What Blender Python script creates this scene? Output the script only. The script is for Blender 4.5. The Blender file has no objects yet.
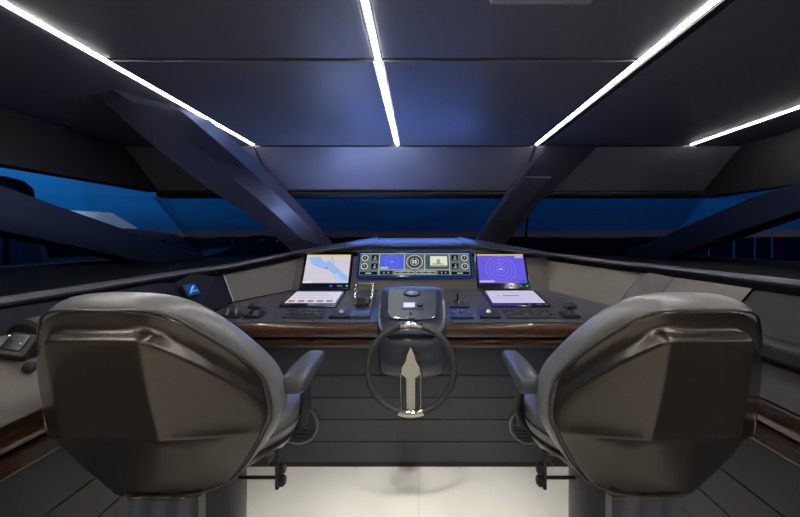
import bpy, bmesh, math, random
from mathutils import Vector, Matrix
random.seed(7)
PI = math.pi
scene = bpy.context.scene
C = scene.collection

# ------------------------------------------------------------------ camera, world, light, exposure
EYE = 1.25
cam_d = bpy.data.cameras.new('camera'); cam = bpy.data.objects.new('camera', cam_d); C.objects.link(cam)
cam.location = (0, 0, EYE); cam.rotation_euler = (PI/2, 0, 0)
cam_d.sensor_width = 36; cam_d.lens = 18
cam_d.shift_x = -0.0238; cam_d.shift_y = -0.0244
cam_d.clip_start = 0.02; cam_d.clip_end = 9000
scene.camera = cam
scene.view_settings.view_transform = 'Standard'
scene.view_settings.look = 'None'
scene.view_settings.exposure = 0.0
scene.view_settings.gamma = 1.0
scene.view_settings.use_curve_mapping = False

def lin(r, g, b):
    f = lambda c: (c/255)/12.92 if c/255 <= .04045 else (((c/255)+.055)/1.055)**2.4
    return (f(r), f(g), f(b), 1)

STRIP = 64.0          # radiance of the ceiling light lines

w = bpy.data.worlds.new('dusk_sky'); scene.world = w; w.use_nodes = True
nt = w.node_tree; nt.nodes.clear()
def N(t, **k):
    n = nt.nodes.new(t)
    for a, b in k.items(): setattr(n, a, b)
    return n
tc = N('ShaderNodeTexCoord'); sep = N('ShaderNodeSeparateXYZ'); nt.links.new(tc.outputs['Generated'], sep.inputs[0])
def ramp(stops, src):
    r = N('ShaderNodeValToRGB'); e = r.color_ramp.elements
    while len(e) < len(stops): e.new(0.5)
    for i, (p, c) in enumerate(stops): e[i].position = p; e[i].color = c
    nt.links.new(src, r.inputs[0]); return r
# elevation ramps (0 = horizon) for the bright western side and the dark eastern side
west = ramp([(0, lin(12, 18, 30)), (.006, lin(52, 42, 44)), (.020, lin(12, 48, 92)), (.08, lin(14, 82, 148)), (.22, lin(34, 118, 186)), (.6, lin(10, 40, 90)), (1, lin(5, 20, 50))], sep.outputs['Z'])
east = ramp([(0, lin(10, 12, 20)), (.006, lin(54, 42, 42)), (.022, lin(8, 36, 74)), (.10, lin(6, 48, 98)), (.30, lin(5, 42, 94)), (1, lin(3, 12, 34))], sep.outputs['Z'])
mr = N('ShaderNodeMapRange'); mr.inputs['From Min'].default_value = -0.72; mr.inputs['From Max'].default_value = -0.15
mr.interpolation_type = 'SMOOTHSTEP'
nt.links.new(sep.outputs['X'], mr.inputs['Value'])
mx = N('ShaderNodeMix', data_type='RGBA')
nt.links.new(mr.outputs[0], mx.inputs[0]); nt.links.new(west.outputs[0], mx.inputs[6]); nt.links.new(east.outputs[0], mx.inputs[7])
nz = N('ShaderNodeTexNoise'); nz.inputs['Scale'].default_value = 3.5; nz.inputs['Detail'].default_value = 5
mp = N('ShaderNodeMapping'); mp.inputs['Scale'].default_value = (1, 1, 5)
nt.links.new(tc.outputs['Generated'], mp.inputs[0]); nt.links.new(mp.outputs[0], nz.inputs['Vector'])
mr2 = N('ShaderNodeMapRange'); mr2.inputs['From Min'].default_value = .35; mr2.inputs['From Max'].default_value = .7
mr2.inputs['To Min'].default_value = .85; mr2.inputs['To Max'].default_value = 1.2
nt.links.new(nz.outputs[0], mr2.inputs['Value'])
bg = N('ShaderNodeBackground'); out = N('ShaderNodeOutputWorld')
nt.links.new(mx.outputs[2], bg.inputs[0]); nt.links.new(mr2.outputs[0], bg.inputs[1]); nt.links.new(bg.outputs[0], out.inputs[0])

def area(name, loc, target, sx, sy, power, col):
    d = bpy.data.lights.new(name, 'AREA'); d.shape = 'RECTANGLE'; d.size = sx; d.size_y = sy; d.energy = power; d.color = col
    o = bpy.data.objects.new(name, d); C.objects.link(o); o.location = loc
    o.rotation_euler = (Vector(target)-Vector(loc)).to_track_quat('-Z', 'Y').to_euler()
    return o
BLUE = (.36, .49, 1.0)
# blue fill lights added at dashboard and header without fittings, plus the warm lamps of the saloon behind the helm
area('dash_blue_fill', (-0.30, 3.04, 1.21), (-0.32, 2.90, 1.95), 1.0, .08, 9.5, BLUE)
area('header_blue_fill', (-0.05, 3.30, 1.58), (0, 2.3, .95), 1.1, .04, 3.6, (.10, .25, 1.0))
area('saloon_lamp', (0, -2.0, 1.92), (0, -2.60, 1.45), 2.8, .12, 30, (1, .86, .70))
def spot(name, loc, target, ang, power, col):
    d = bpy.data.lights.new(name, 'SPOT'); d.energy = power; d.color = col; d.spot_size = math.radians(ang); d.spot_blend = .8; d.shadow_soft_size = .06
    o = bpy.data.objects.new(name, d); C.objects.link(o); o.location = loc
    o.rotation_euler = (Vector(target)-Vector(loc)).to_track_quat('-Z', 'Y').to_euler(); return o
# spots without fittings, added to brighten the floor between the chairs and the console
for x_ in (-.42, .02, .44): spot('floor_fill_spot', (x_, 1.25, 1.93), (x_, 1.85, 0), 36, 52, (1, .97, .91))

# ------------------------------------------------------------------ materials
def mat(name, col, rough=.5, metal=0., coat=0., noise=0., nscale=20., bump=0., bscale=200., spec=.5):
    m = bpy.data.materials.new(name); m.use_nodes = True
    t = m.node_tree; b = t.nodes['Principled BSDF']
    b.inputs['Base Color'].default_value = col if len(col) == 4 else (*col, 1)
    b.inputs['Roughness'].default_value = rough; b.inputs['Metallic'].default_value = metal
    b.inputs['Coat Weight'].default_value = coat; b.inputs['Coat Roughness'].default_value = .08
    b.inputs['Specular IOR Level'].default_value = spec
    tcn = t.nodes.new('ShaderNodeTexCoord')
    if noise:
        n = t.nodes.new('ShaderNodeTexNoise'); n.inputs['Scale'].default_value = nscale; n.inputs['Detail'].default_value = 4
        t.links.new(tcn.outputs['Object'], n.inputs['Vector'])
        r = t.nodes.new('ShaderNodeMapRange'); r.inputs['To Min'].default_value = 1-noise; r.inputs['To Max'].default_value = 1+noise
        t.links.new(n.outputs[0], r.inputs['Value'])
        v = t.nodes.new('ShaderNodeMix'); v.data_type = 'RGBA'; v.blend_type = 'MULTIPLY'; v.inputs[0].default_value = 1
        v.inputs[6].default_value = b.inputs['Base Color'].default_value
        t.links.new(r.outputs[0], v.inputs[7]); t.links.new(v.outputs[2], b.inputs['Base Color'])
    if bump:
        n = t.nodes.new('ShaderNodeTexNoise'); n.inputs['Scale'].default_value = bscale; n.inputs['Detail'].default_value = 3
        t.links.new(tcn.outputs['Object'], n.inputs['Vector'])
        bp = t.nodes.new('ShaderNodeBump'); bp.inputs['Strength'].default_value = bump; bp.inputs['Distance'].default_value = .002
        t.links.new(n.outputs[0], bp.inputs['Height']); t.links.new(bp.outputs[0], b.inputs['Normal'])
    return m

def emit(name, col, s=1.0):
    m = bpy.data.materials.new(name); m.use_nodes = True; t = m.node_tree; t.nodes.clear()
    e = t.nodes.new('ShaderNodeEmission'); e.inputs[0].default_value = col if len(col) == 4 else (*col, 1); e.inputs[1].default_value = s
    o = t.nodes.new('ShaderNodeOutputMaterial'); t.links.new(e.outputs[0], o.inputs[0])
    return m

def wood_mat():
    m = bpy.data.materials.new('walnut'); m.use_nodes = True; t = m.node_tree; b = t.nodes['Principled BSDF']
    tcn = t.nodes.new('ShaderNodeTexCoord'); mpn = t.nodes.new('ShaderNodeMapping'); mpn.inputs['Scale'].default_value = (3, 3, 26)
    n = t.nodes.new('ShaderNodeTexNoise'); n.inputs['Scale'].default_value = 5; n.inputs['Detail'].default_value = 8; n.inputs['Distortion'].default_value = 1.2
    t.links.new(tcn.outputs['Object'], mpn.inputs[0]); t.links.new(mpn.outputs[0], n.inputs['Vector'])
    r = t.nodes.new('ShaderNodeValToRGB'); e = r.color_ramp.elements
    e[0].position = .3; e[0].color = lin(26, 14, 8); e[1].position = .72; e[1].color = lin(94, 56, 28)
    t.links.new(n.outputs[0], r.inputs[0]); t.links.new(r.outputs[0], b.inputs['Base Color'])
    b.inputs['Roughness'].default_value = .35; b.inputs['Coat Weight'].default_value = .6; b.inputs['Coat Roughness'].default_value = .06
    return m

def glass_mat(name, tint, refl=.5):
    m = bpy.data.materials.new(name); m.use_nodes = True; t = m.node_tree; t.nodes.clear()
    tr = t.nodes.new('ShaderNodeBsdfTransparent'); tr.inputs[0].default_value = tint
    g = t.nodes.new('ShaderNodeBsdfGlossy'); g.inputs['Roughness'].default_value = .03
    f = t.nodes.new('ShaderNodeFresnel'); f.inputs[0].default_value = 1.3
    k = t.nodes.new('ShaderNodeMath'); k.operation = 'MULTIPLY'; k.inputs[1].default_value = refl
    mxn = t.nodes.new('ShaderNodeMixShader'); o = t.nodes.new('ShaderNodeOutputMaterial')
    t.links.new(f.outputs[0], k.inputs[0]); t.links.new(k.outputs[0], mxn.inputs[0])
    t.links.new(tr.outputs[0], mxn.inputs[1]); t.links.new(g.outputs[0], mxn.inputs[2]); t.links.new(mxn.outputs[0], o.inputs[0])
    return m

M = dict(
    ceiling=mat('ceiling_lining', lin(102, 103, 116), .42, noise=.06, nscale=3, bump=.05, bscale=300),
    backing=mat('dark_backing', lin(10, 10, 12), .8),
    header=mat('header_lining', lin(22, 22, 28), .55, spec=.3, noise=.05),
    pillar=mat('pillar_lining', lin(60, 62, 78), .33, noise=.05),
    brace=mat('brace_sky_tint', lin(19, 27, 48), .45, spec=.3, noise=.05),  # blue cast of the sky light put into the base colour
    shelf=mat('black_shelf', lin(7, 7, 10), .9, spec=.08),
    sill=mat('sill_leather', lin(66, 66, 74), .36, bump=.15),
    hood=mat('hood_leather', lin(52, 54, 62), .35, bump=.15),
    fascia=mat('fascia_leather', lin(104, 98, 91), .48, noise=.05, bump=.2),
    fascia_dark=mat('fascia_dark', lin(24, 25, 34), .7, bump=.2, spec=.15),
    fascia_grey=mat('fascia_grey', lin(72, 70, 70), .48, noise=.05, bump=.2),
    fascia_mid=mat('fascia_mid', lin(46, 45, 47), .6, bump=.2, spec=.2),
    desk=mat('desk_leather', lin(72, 73, 81), .42, noise=.04, bump=.2),
    plank=mat('grey_panel', lin(54, 57, 66), .42, noise=.05, nscale=6),
    kick=mat('kick_board', lin(22, 18, 16), .5),
    wood=wood_mat(),
    floor=mat('cream_floor', lin(234, 232, 224), .3, noise=.03, nscale=2.5),
    shell=mat('shell_lacquer', lin(94, 89, 84), .27, metal=.85),
    piping=mat('piping', lin(96, 92, 88), .3, metal=.8),
    leather=mat('grey_leather', lin(114, 115, 119), .30, noise=.08, nscale=14, spec=.8, bump=.25, bscale=260),
    leather2=mat('arm_leather', lin(70, 74, 84), .34, bump=.35, bscale=260),
    metal=mat('satin_metal', lin(120, 120, 120), .35, metal=.9),
    dark=mat('black_plastic', lin(18, 18, 20), .35),
    darkgrey=mat('charcoal_plastic', lin(44, 46, 52), .4),
    chrome=mat('chrome', lin(225, 222, 212), .08, metal=1.),
    rubber=mat('wheel_leather', lin(40, 41, 44), .45, bump=.2),
    bezel=mat('bezel', lin(8, 12, 24), .15, coat=.5),
    rear=mat('rear_wall', lin(186, 172, 150), .6),
    hatch=mat('hatch_trim', lin(170, 172, 178), .5),
    sea=mat('sea', lin(4, 6, 12), .7, noise=.3, nscale=.05, spec=.02),
    land=mat('land', lin(16, 16, 20), .9, noise=.3, nscale=.02),
    hull=mat('yacht_gelcoat', lin(205, 210, 220), .3),
    mast=mat('mast_alloy', lin(235, 238, 245), .5),
    strip=emit('lamp_white', (1, .965, .90), STRIP),
    bluelamp=emit('lamp_blue', (.05, .16, 1.0), 1.6),
    glass_port=glass_mat('port_glass', (.97, .98, 1, 1), .35),
    glass_front=glass_mat('windscreen_glass', (.93, .95, .99, 1), .6),
    glass_star=glass_mat('starboard_glass', (.93, .95, .99, 1), .35),
)
E = {}
def em(r, g, b, s=1.0):
    k = (r, g, b, s)
    if k not in E: E[k] = emit('glow_%d_%d_%d' % (r, g, b), lin(r, g, b), s)
    return E[k]

# ------------------------------------------------------------------ helpers
KEEP = set()                   # meshes whose face directions are already right
def link(name, bm, mats, parent=None, smooth=None, base=True):
    """one mesh object from world-space geometry; origin at the thing's base (or the parent's frame)"""
    bmesh.ops.recalc_face_normals(bm, faces=bm.faces[:]) if id(bm) not in KEEP else None; KEEP.discard(id(bm))
    me = bpy.data.meshes.new(name)
    mats = mats if isinstance(mats, (list, tuple)) else [mats]
    loc = Vector((0, 0, 0))
    if parent is not None:
        bm.transform(world(parent).inverted())
    elif base and bm.verts:
        xs = [v.co.x for v in bm.verts]; ys = [v.co.y for v in bm.verts]; zs = [v.co.z for v in bm.verts]
        loc = Vector(((min(xs)+max(xs))/2, (min(ys)+max(ys))/2, min(zs)))
        bm.transform(Matrix.Translation(-loc))
    bm.to_mesh(me); bm.free()
    for m in mats: me.materials.append(m)
    o = bpy.data.objects.new(name, me); C.objects.link(o)
    o.location = loc
    if parent is not None: o.parent = parent
    if smooth is not None:
        for p in me.polygons: p.use_smooth = True
        if smooth < 170:
            md = o.modifiers.new('edge', 'EDGE_SPLIT'); md.split_angle = math.radians(smooth)
    return o
def world(o):
    m = o.matrix_basis.copy()
    return world(o.parent) @ m if o.parent else m
def tag(o, label, cat, group=None):
    o['label'] = label; o['category'] = cat
    if group: o['group'] = group
    return o
def thing(name, label, cat, loc, group=None):
    o = bpy.data.objects.new(name, None); C.objects.link(o); o.location = loc; o.empty_display_size = .1
    return tag(o, label, cat, group)
def struct(name, bm, mats, smooth=None):
    o = link(name, bm, mats, None, smooth); o['kind'] = 'structure'; return o
def BM(): return bmesh.new()

def add(bm, verts, faces, mi=0):
    vs = [bm.verts.new(v) for v in verts]; out_ = []
    for f in faces:
        try:
            fc = bm.faces.new([vs[i] for i in f]); fc.material_index = mi; out_.append(fc)
        except ValueError: pass
    return vs, out_
def box(bm, c, s, mi=0, bev=0, seg=2, rot=None):
    x, y, z = s[0]/2, s[1]/2, s[2]/2
    pts = [Vector((a*x, b*y, d*z)) for a in (-1, 1) for b in (-1, 1) for d in (-1, 1)]
    if rot is not None: pts = [rot @ p for p in pts]
    pts = [p+Vector(c) for p in pts]
    vs, fs = add(bm, pts, [(0, 1, 3, 2), (4, 6, 7, 5), (0, 4, 5, 1), (2, 3, 7, 6), (0, 2, 6, 4), (1, 5, 7, 3)], mi)
    if bev:
        ed = list({e for f in fs for e in f.edges})
        r = bmesh.ops.bevel(bm, geom=ed, offset=bev, segments=seg, profile=.5, affect='EDGES')
        for f in r['faces']: f.material_index = mi
def fbox(bm, fr, u0, u1, v0, v1, w0, w1, mi=0, bev=0, seg=2):
    """box in a frame fr = (origin, right, up, normal)"""
    o, R, U, W = fr
    c = o + R*((u0+u1)/2) + U*((v0+v1)/2) + W*((w0+w1)/2)
    box(bm, c, (u1-u0, v1-v0, w1-w0), mi, bev, seg, Matrix((R, U, W)).transposed())
def loft(bm, secs, closed=True, cap=True, mi=0):
    rings = [[bm.verts.new(p) for p in s] for s in secs]; n = len(secs[0])
    for a, b in zip(rings, rings[1:]):
        for i in range(n if closed else n-1):
            j = (i+1) % n
            f = bm.faces.new((a[i], a[j], b[j], b[i])); f.material_index = mi
    if cap and closed:
        for r in (rings[0], rings[-1]):
            f = bm.faces.new(r); f.material_index = mi
    return rings
def prism(bm, pts, d, mi=0):
    d = Vector(d); loft(bm, [[Vector(p) for p in pts], [Vector(p)+d for p in pts]], mi=mi)
def tube(bm, path, r, seg=10, mi=0, closed=False, cap=True, ref=(0, 0, 1)):
    path = [Vector(p) for p in path]; n = len(path); secs = []
    ref = Vector(ref)
    rr = r if isinstance(r, (list, tuple)) else [r]*n
    for i, p in enumerate(path):
        if closed: t = (path[(i+1) % n]-path[i-1]).normalized()
        else: t = (path[min(i+1, n-1)]-path[max(i-1, 0)]).normalized()
        rf = ref if abs(t.dot(ref)) < .95 else Vector((1, 0, 0))
        a = t.cross(rf).normalized(); b = t.cross(a)
        secs.append([p+(a*math.cos(2*PI*k/seg)+b*math.sin(2*PI*k/seg))*rr[i] for k in range(seg)])
    if closed: secs.append(secs[0]); rings = loft(bm, secs[:-1], cap=False, mi=mi); a, b = rings[-1], rings[0]; [setattr(bm.faces.new((a[i], a[(i+1) % seg], b[(i+1) % seg], b[i])), 'material_index', mi) for i in range(seg)]
    else: loft(bm, secs, cap=cap, mi=mi)
def disc(bm, c, ax, r, h, seg=24, mi=0, r2=None):
    """solid disc / cone along ax"""
    c = Vector(c); ax = Vector(ax).normalized(); tube(bm, [c, c+ax*h], [r, r if r2 is None else r2], seg, mi)
def lathe(bm, c, ax, prof, seg=28, mi=0):
    c = Vector(c); ax = Vector(ax).normalized(); tmp = Vector((0, 0, 1)) if abs(ax.z) < .9 else Vector((1, 0, 0))
    a = ax.cross(tmp).normalized(); b = ax.cross(a)
    loft(bm, [[c+ax*h+(a*math.cos(2*PI*k/seg)+b*math.sin(2*PI*k/seg))*max(r, 1e-4) for k in range(seg)] for r, h in prof], mi=mi)
def quadstrip(bm, A, B, mi=0):
    a = [bm.verts.new(p) for p in A]; b = [bm.verts.new(p) for p in B]
    for i in range(len(A)-1):
        f = bm.faces.new((a[i], a[i+1], b[i+1], b[i])); f.material_index = mi
def slab(bm, A, B, thick, mi=0):
    """closed slab between two polylines, thickened by vector thick"""
    t = Vector(thick)
    for i in range(len(A)-1):
        q = [Vector(A[i]), Vector(A[i+1]), Vector(B[i+1]), Vector(B[i])]
        loft(bm, [q, [p+t for p in q]], mi=mi)
def frame(o, R, U):
    o, R, U = Vector(o), Vector(R).normalized(), Vector(U).normalized()
    return (o, R, U, R.cross(U).normalized())
def hit(px, py, fr):
    """u,v on a plane for a direction of sight given in photograph pixels"""
    d = Vector(((px-419)/400, 1, (239-py)/400)); e = Vector((0, 0, EYE)); o, R, U, W = fr
    t = (o-e).dot(W)/d.dot(W); q = e+d*t-o
    return q.dot(R), q.dot(U)
def at(fr, u, v, w_=0): return fr[0]+fr[1]*u+fr[2]*v+fr[3]*w_

class Flat:
    """flat printed / glowing figures lying on a plane, stacked in thin layers"""
    def __init__(s, fr, w0): s.fr, s.w, s.bm, s.m = fr, w0, BM(), []; KEEP.add(id(s.bm))
    def mi(s, m):
        if m not in s.m: s.m.append(m)
        return s.m.index(m)
    def poly(s, pts, m, lay=0):
        vs = [s.bm.verts.new(at(s.fr, u, v, s.w+lay*.0007)) for u, v in pts]
        f = s.bm.faces.new(vs); f.material_index = s.mi(m)
    def rect(s, u0, u1, v0, v1, m, lay=0): s.poly([(u0, v0), (u1, v0), (u1, v1), (u0, v1)], m, lay)
    def ring(s, u, v, r0, r1, m, lay=0, n=36):
        for k in range(n):
            a, b = 2*PI*k/n, 2*PI*(k+1)/n
            s.poly([(u+r0*math.cos(a), v+r0*math.sin(a)), (u+r1*math.cos(a), v+r1*math.sin(a)), (u+r1*math.cos(b), v+r1*math.sin(b)), (u+r0*math.cos(b), v+r0*math.sin(b))], m, lay)
    def dot(s, u, v, r, m, lay=0, n=20): s.poly([(u+r*math.cos(2*PI*k/n), v+r*math.sin(2*PI*k/n)) for k in range(n)], m, lay)
    def link(s, name, parent): return link(name, s.bm, s.m, parent)

# ================================================================== THE SETTING
CZ = 1.95                       # ceiling height
YB = 2.98                       # where the ceiling breaks down to the windscreen header
XL, XR = -2.2, 2.4              # side walls

# floor: cream boards
bm = BM()
x = XL-.2
while x < XR+.2:
    box(bm, (x+.2996, .6, -.02), (.5992, 7.4, .04)); x += .60
box(bm, (.1, .6, -.055), (5.0, 7.4, .03), 1)
struct('floor', bm, [M['floor'], M['backing']])

# ceiling panels with open joints, dark backing above
LX = [-1.232, -0.160, 0.870, 2.02]       # the four light lines
bm = BM()
G = .009
xs = [XL-.15] + LX + [XR+.15]
for i in range(5):
    x0 = xs[i] + (.017 if i else 0); x1 = xs[i+1] - (.017 if i < 4 else 0)
    if i in (1, 2): ys = [(-2.6, 1.56-G), (1.56+G, YB)]
    else: ys = [(-2.6, YB)]
    for y0, y1 in ys:
        dz = .004 if y0 > 1 else 0
        box(bm, ((x0+x1)/2, (y0+y1)/2, CZ+.02-dz/2), (x1-x0, y1-y0, .04+dz), 0, .004, 2)
box(bm, (.1, .3, CZ+.075), (XR-XL+.6, 6.4, .03), 1)
struct('ceiling', bm, [M['ceiling'], M['backing']])

# sloping panel from the ceiling down to the windscreen header, in three bays
bm = BM()
for x0, x1 in ((XL-.1, -1.24), (-1.225, .855), (.875, XR+.1)):
    slab(bm, [(x0, YB+.008, CZ-.012), (x1, YB+.008, CZ-.012)], [(x0, 3.38, 1.655), (x1, 3.38, 1.655)], (0, .03, .03))
struct('trim_1', bm, M['ceiling'])
bm = BM()
prism(bm, [(XL, 3.37, 1.655), (XL, 3.345, 1.64), (XL, 3.345, 1.625), (XL, 3.37, 1.603), (XL, 3.50, 1.603), (XL, 3.50, 1.72)], (XR-XL, 0, 0))
struct('trim_2', bm, M['header'])

# side walls above and below the windows
bm = BM()
slab(bm, [(XL, -2.6, CZ), (XL, 3.42, CZ)], [(XL, -2.6, 1.63), (XL, 3.42, 1.65)], (-.12, 0, 0))
slab(bm, [(XL, -2.6, 1.10), (XL, 4.0, 1.10)], [(XL, -2.6, 0), (XL, 4.0, 0)], (-.12, 0, 0))
box(bm, (XL-.06, -.75, 1.35), (.12, 3.7, .6))
struct('wall_left', bm, M['header'])
bm = BM()
slab(bm, [(XR, -2.6, CZ), (XR, 3.42, CZ)], [(XR, -2.6, 1.60), (XR, 3.42, 1.60)], (.12, 0, 0))
slab(bm, [(XR, -2.6, 1.10), (XR, 4.0, 1.10)], [(XR, -2.6, 0), (XR, 4.0, 0)], (.12, 0, 0))
box(bm, (XR+.06, -.75, 1.35), (.12, 3.7, .6))
struct('wall_right', bm, M['header'])
bm = BM(); box(bm, (.1, -2.64, 1.50), (XR-XL+.4, .08, .96)); box(bm, (.1, -2.63, .50), (XR-XL+.4, .08, 1.03), 1); struct('wall_rear', bm, [M['rear'], M['kick']])
bm = BM(); box(bm, (.1, 4.3, .52), (XR-XL+.6, .08, 1.04)); struct('wall_front', bm, M['header'])
# a lighter roof hatch frame over the helm
bm = BM()
box(bm, (.355, .86, CZ-.006), (.295, .63, .012), 0, .004)
struct('trim_3', bm, M['hatch'])

# glass
bm = BM(); slab(bm, [(XL-.1, 3.46, 1.61), (XR+.1, 3.46, 1.61)], [(XL-.1, 4.25, 1.06), (XR+.1, 4.25, 1.06)], (0, .008, .008)); struct('window_1', bm, M['glass_front'])
bm = BM(); slab(bm, [(XL-.04, 1.1, 1.70), (XL-.04, 3.42, 1.70)], [(XL-.04, 1.1, 1.06), (XL-.04, 4.2, 1.06)], (-.008, 0, 0)); struct('window_2', bm, M['glass_port'])
bm = BM(); slab(bm, [(XR+.04, 1.1, 1.66), (XR+.04, 3.42, 1.66)], [(XR+.04, 1.1, 1.06), (XR+.04, 4.2, 1.06)], (.008, 0, 0)); struct('window_3', bm, M['glass_star'])

# A pillars
def V(px, py, y): return Vector(((px-419)/400*y, y, EYE-(py-239)/400*y))
def pillar(name, stations, back):
    bm = BM(); secs = []
    st = [[Vector(p) for p in q] for q in stations]; n = len(st)
    for i in range(n-1):
        for k in range(6 if back else 1):
            q = k/6; ring = []
            for j in range(len(st[0])):
                p0, p1, p2, p3 = st[max(i-1, 0)][j], st[i][j], st[i+1][j], st[min(i+2, n-1)][j]
                ring.append(.5*((2*p1)+(p2-p0)*q+(2*p0-5*p1+4*p2-p3)*q*q+(3*p1-p0-3*p2+p3)*q**3))
            secs.append(ring)
    secs.append(st[-1])
    loft(bm, secs)
    return struct(name, bm, M['pillar'], 20)
pillar('trim_4', [
    [(-1.57, 1.86, 1.985), (-1.43, 1.84, 1.955), (-1.30, 1.98, 1.985), (-1.25, 2.10, 2.0)],
    [(-1.525, 2.25, 1.80), (-1.41, 2.20, 1.875), (-1.25, 2.45, 1.86), (-1.19, 2.60, 1.88)],
    [(-1.457, 2.75, 1.607), (-1.365, 2.65, 1.750), (-1.15, 2.90, 1.68), (-1.10, 3.08, 1.70)],
    [(-1.24, 3.10, 1.38), (-1.165, 2.99, 1.515), (-.98, 3.24, 1.44), (-.92, 3.40, 1.44)],
    [(-1.037, 3.40, 1.10), (-.965, 3.30, 1.25), (-.80, 3.56, 1.17), (-.72, 3.72, 1.10)]], True)
pillar('trim_5', [
    [(.93, 2.99, 1.955), (.955, 2.97, 1.945), (1.32, 2.97, 1.945), (1.36, 2.99, 1.955), (1.36, 3.3, 1.96), (.93, 3.3, 1.96)],
    [(.71, 3.36, 1.61), (.75, 3.33, 1.625), (1.02, 3.33, 1.625), (1.06, 3.36, 1.61), (1.06, 3.52, 1.61), (.71, 3.52, 1.61)],
    [(.49, 3.80, 1.13), (.52, 3.77, 1.14), (.73, 3.77, 1.14), (.76, 3.80, 1.13), (.76, 4.0, 1.13), (.49, 4.0, 1.13)]], None)
# raised pad on the starboard pillar
bm = BM()
slab(bm, [(.840, 3.175, 1.735), (1.050, 3.175, 1.735)], [(.625, 3.495, 1.415), (.825, 3.495, 1.415)], (0, .05, .05))
struct('trim_6', bm, M['pillar'])
# vertical bar in the windscreen, right
bm = BM(); slab(bm, [(.955, 3.44, 1.60), (.962, 3.44, 1.60)], [(1.10, 4.2, 1.07), (1.108, 4.2, 1.07)], (0, .03, .03)); struct('trim_7', bm, M['shelf'])

# diagonal braces behind the side windows
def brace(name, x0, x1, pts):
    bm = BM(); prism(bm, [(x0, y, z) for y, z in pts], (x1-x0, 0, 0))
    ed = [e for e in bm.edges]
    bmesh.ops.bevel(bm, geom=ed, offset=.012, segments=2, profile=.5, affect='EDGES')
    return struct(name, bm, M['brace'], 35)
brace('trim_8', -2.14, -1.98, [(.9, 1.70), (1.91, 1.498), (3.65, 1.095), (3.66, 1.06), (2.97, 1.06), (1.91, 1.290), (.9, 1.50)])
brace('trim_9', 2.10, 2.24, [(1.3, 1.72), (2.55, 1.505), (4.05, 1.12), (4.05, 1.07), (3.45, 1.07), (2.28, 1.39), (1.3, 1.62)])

# dashboard shelf between the sill and the glass
SL = [(-1.25, -.6, 1.065), (-1.25, 1.2, 1.067), (-1.235, 2.15, 1.078), (-1.13, 2.38, 1.092), (-.82, 2.72, 1.165)]
SR = [(.88, 2.72, 1.150), (1.16, 2.42, 1.112), (1.285, 2.2, 1.102), (1.30, 1.4, 1.100), (1.31, -.6, 1.095)]
bm = BM()
slab(bm, SL, [(XL, -.6, 1.10), (XL, 1.2, 1.09), (XL, 2.6, 1.08), (XL, 4.2, 1.06), (-.9, 4.25, 1.06)], (0, 0, -.03))
slab(bm, [SL[-1], SR[0]], [(-.9, 4.25, 1.06), (.9, 4.25, 1.06)], (0, 0, -.03))
slab(bm, SR, [(.9, 4.25, 1.06), (XR, 4.2, 1.06), (XR, 2.6, 1.08), (XR, 1.4, 1.09), (XR, -.6, 1.10)], (0, 0, -.03))
struct('trim_10', bm, M['shelf'])

# padded sills
def sill(name, line, side, name2):
    bm = BM(); secs = []
    for i, p in enumerate(line):
        p = Vector(p); a = Vector(line[max(i-1, 0)]); b = Vector(line[min(i+1, len(line)-1)])
        t = (b-a).normalized(); n = Vector((t.y, -t.x, 0)).normalized()*side   # towards the room
        prof = [(-.03, -.006), (-.026, .007), (-.004, .010), (.010, .003), (.014, -.008), (.008, -.017), (-.022, -.018)]
        secs.append([p+n*u+Vector((0, 0, v)) for u, v in prof])
    loft(bm, secs)
    secs2 = [[p[6], p[5]+(p[5]-p[6])*.55, p[5]+(p[5]-p[6])*.45+Vector((0, 0, -.026)), p[6]+Vector((0, 0, -.030))] for p in secs]
    b2 = BM(); loft(b2, secs2); struct(name2, b2, M['shelf'], 50)  # dark strip closing the gap, standing in for the sill's shadow
    return struct(name, bm, M['sill'], 50)
sill('trim_11', SL, 1, 'trim_13'); sill('trim_12', SR, 1, 'trim_14')

# ================================================================== HELM CONSOLE
FO, FU = Vector((0, 2.59, .92)), Vector((0, .16, .254))
FAS = frame(FO, (1, 0, 0), FU)                                   # instrument fascia
DESK = frame((0, 2.0, .835), (1, 0, 0), (0, .59, .085))          # desk surface

console = thing('helm_console', 'wide grey helm console with walnut front edge spanning the bow under the windscreen', 'console', (0, 2.3, 0))
# desk top: full width, following the fascia
bm = BM()
def dz(y): return .835+(y-2.0)*.085/.59
front = [(-1.10, 2.0), (-.80, 2.0), (.80, 2.0), (1.10, 2.0)]
backl = [(-1.10, 2.28), (-.80, 2.60), (.82, 2.60), (1.10, 2.25)]
slab(bm, [(x, y, dz(y)) for x, y in front], [(x, y, dz(y)) for x, y in backl], (0, 0, -.008))
link('desktop', bm, M['desk'], console)
bm = BM()
slab(bm, [(-.82, 2.59, .92), (-.45, 2.59, .92), (.45, 2.59, .92), (.84, 2.59, .92)], [(-.82, 2.742, 1.161), (-.45, 2.76, 1.19), (.45, 2.76, 1.19), (.878, 2.732, 1.142)], (0, .04, -.02))
link('instrument_fascia', bm, M['fascia_grey'], console)
bm = BM()
slab(bm, [(-.823, 2.592, .92), (-1.07, 2.315, .89)], [(-.82, 2.74, 1.165), (-1.165, 2.36, 1.08)], (-.02, .04, -.02))
tube(bm, [(-1.07, 2.31, .885), (-1.165, 2.352, 1.085)], .0035, 8, 1)
link('corner_panel', bm, [M['fascia_grey'], M['hatch']], console)
bm = BM()
slab(bm, [(.842, 2.592, .92), (1.0, 2.39, .885), (1.10, 2.25, .86)], [(.88, 2.735, 1.142), (1.168, 2.415, 1.098), (1.278, 2.265, 1.088)], (.02, .04, -.02))
link('corner_panel', bm, M['fascia'], console)
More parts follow.
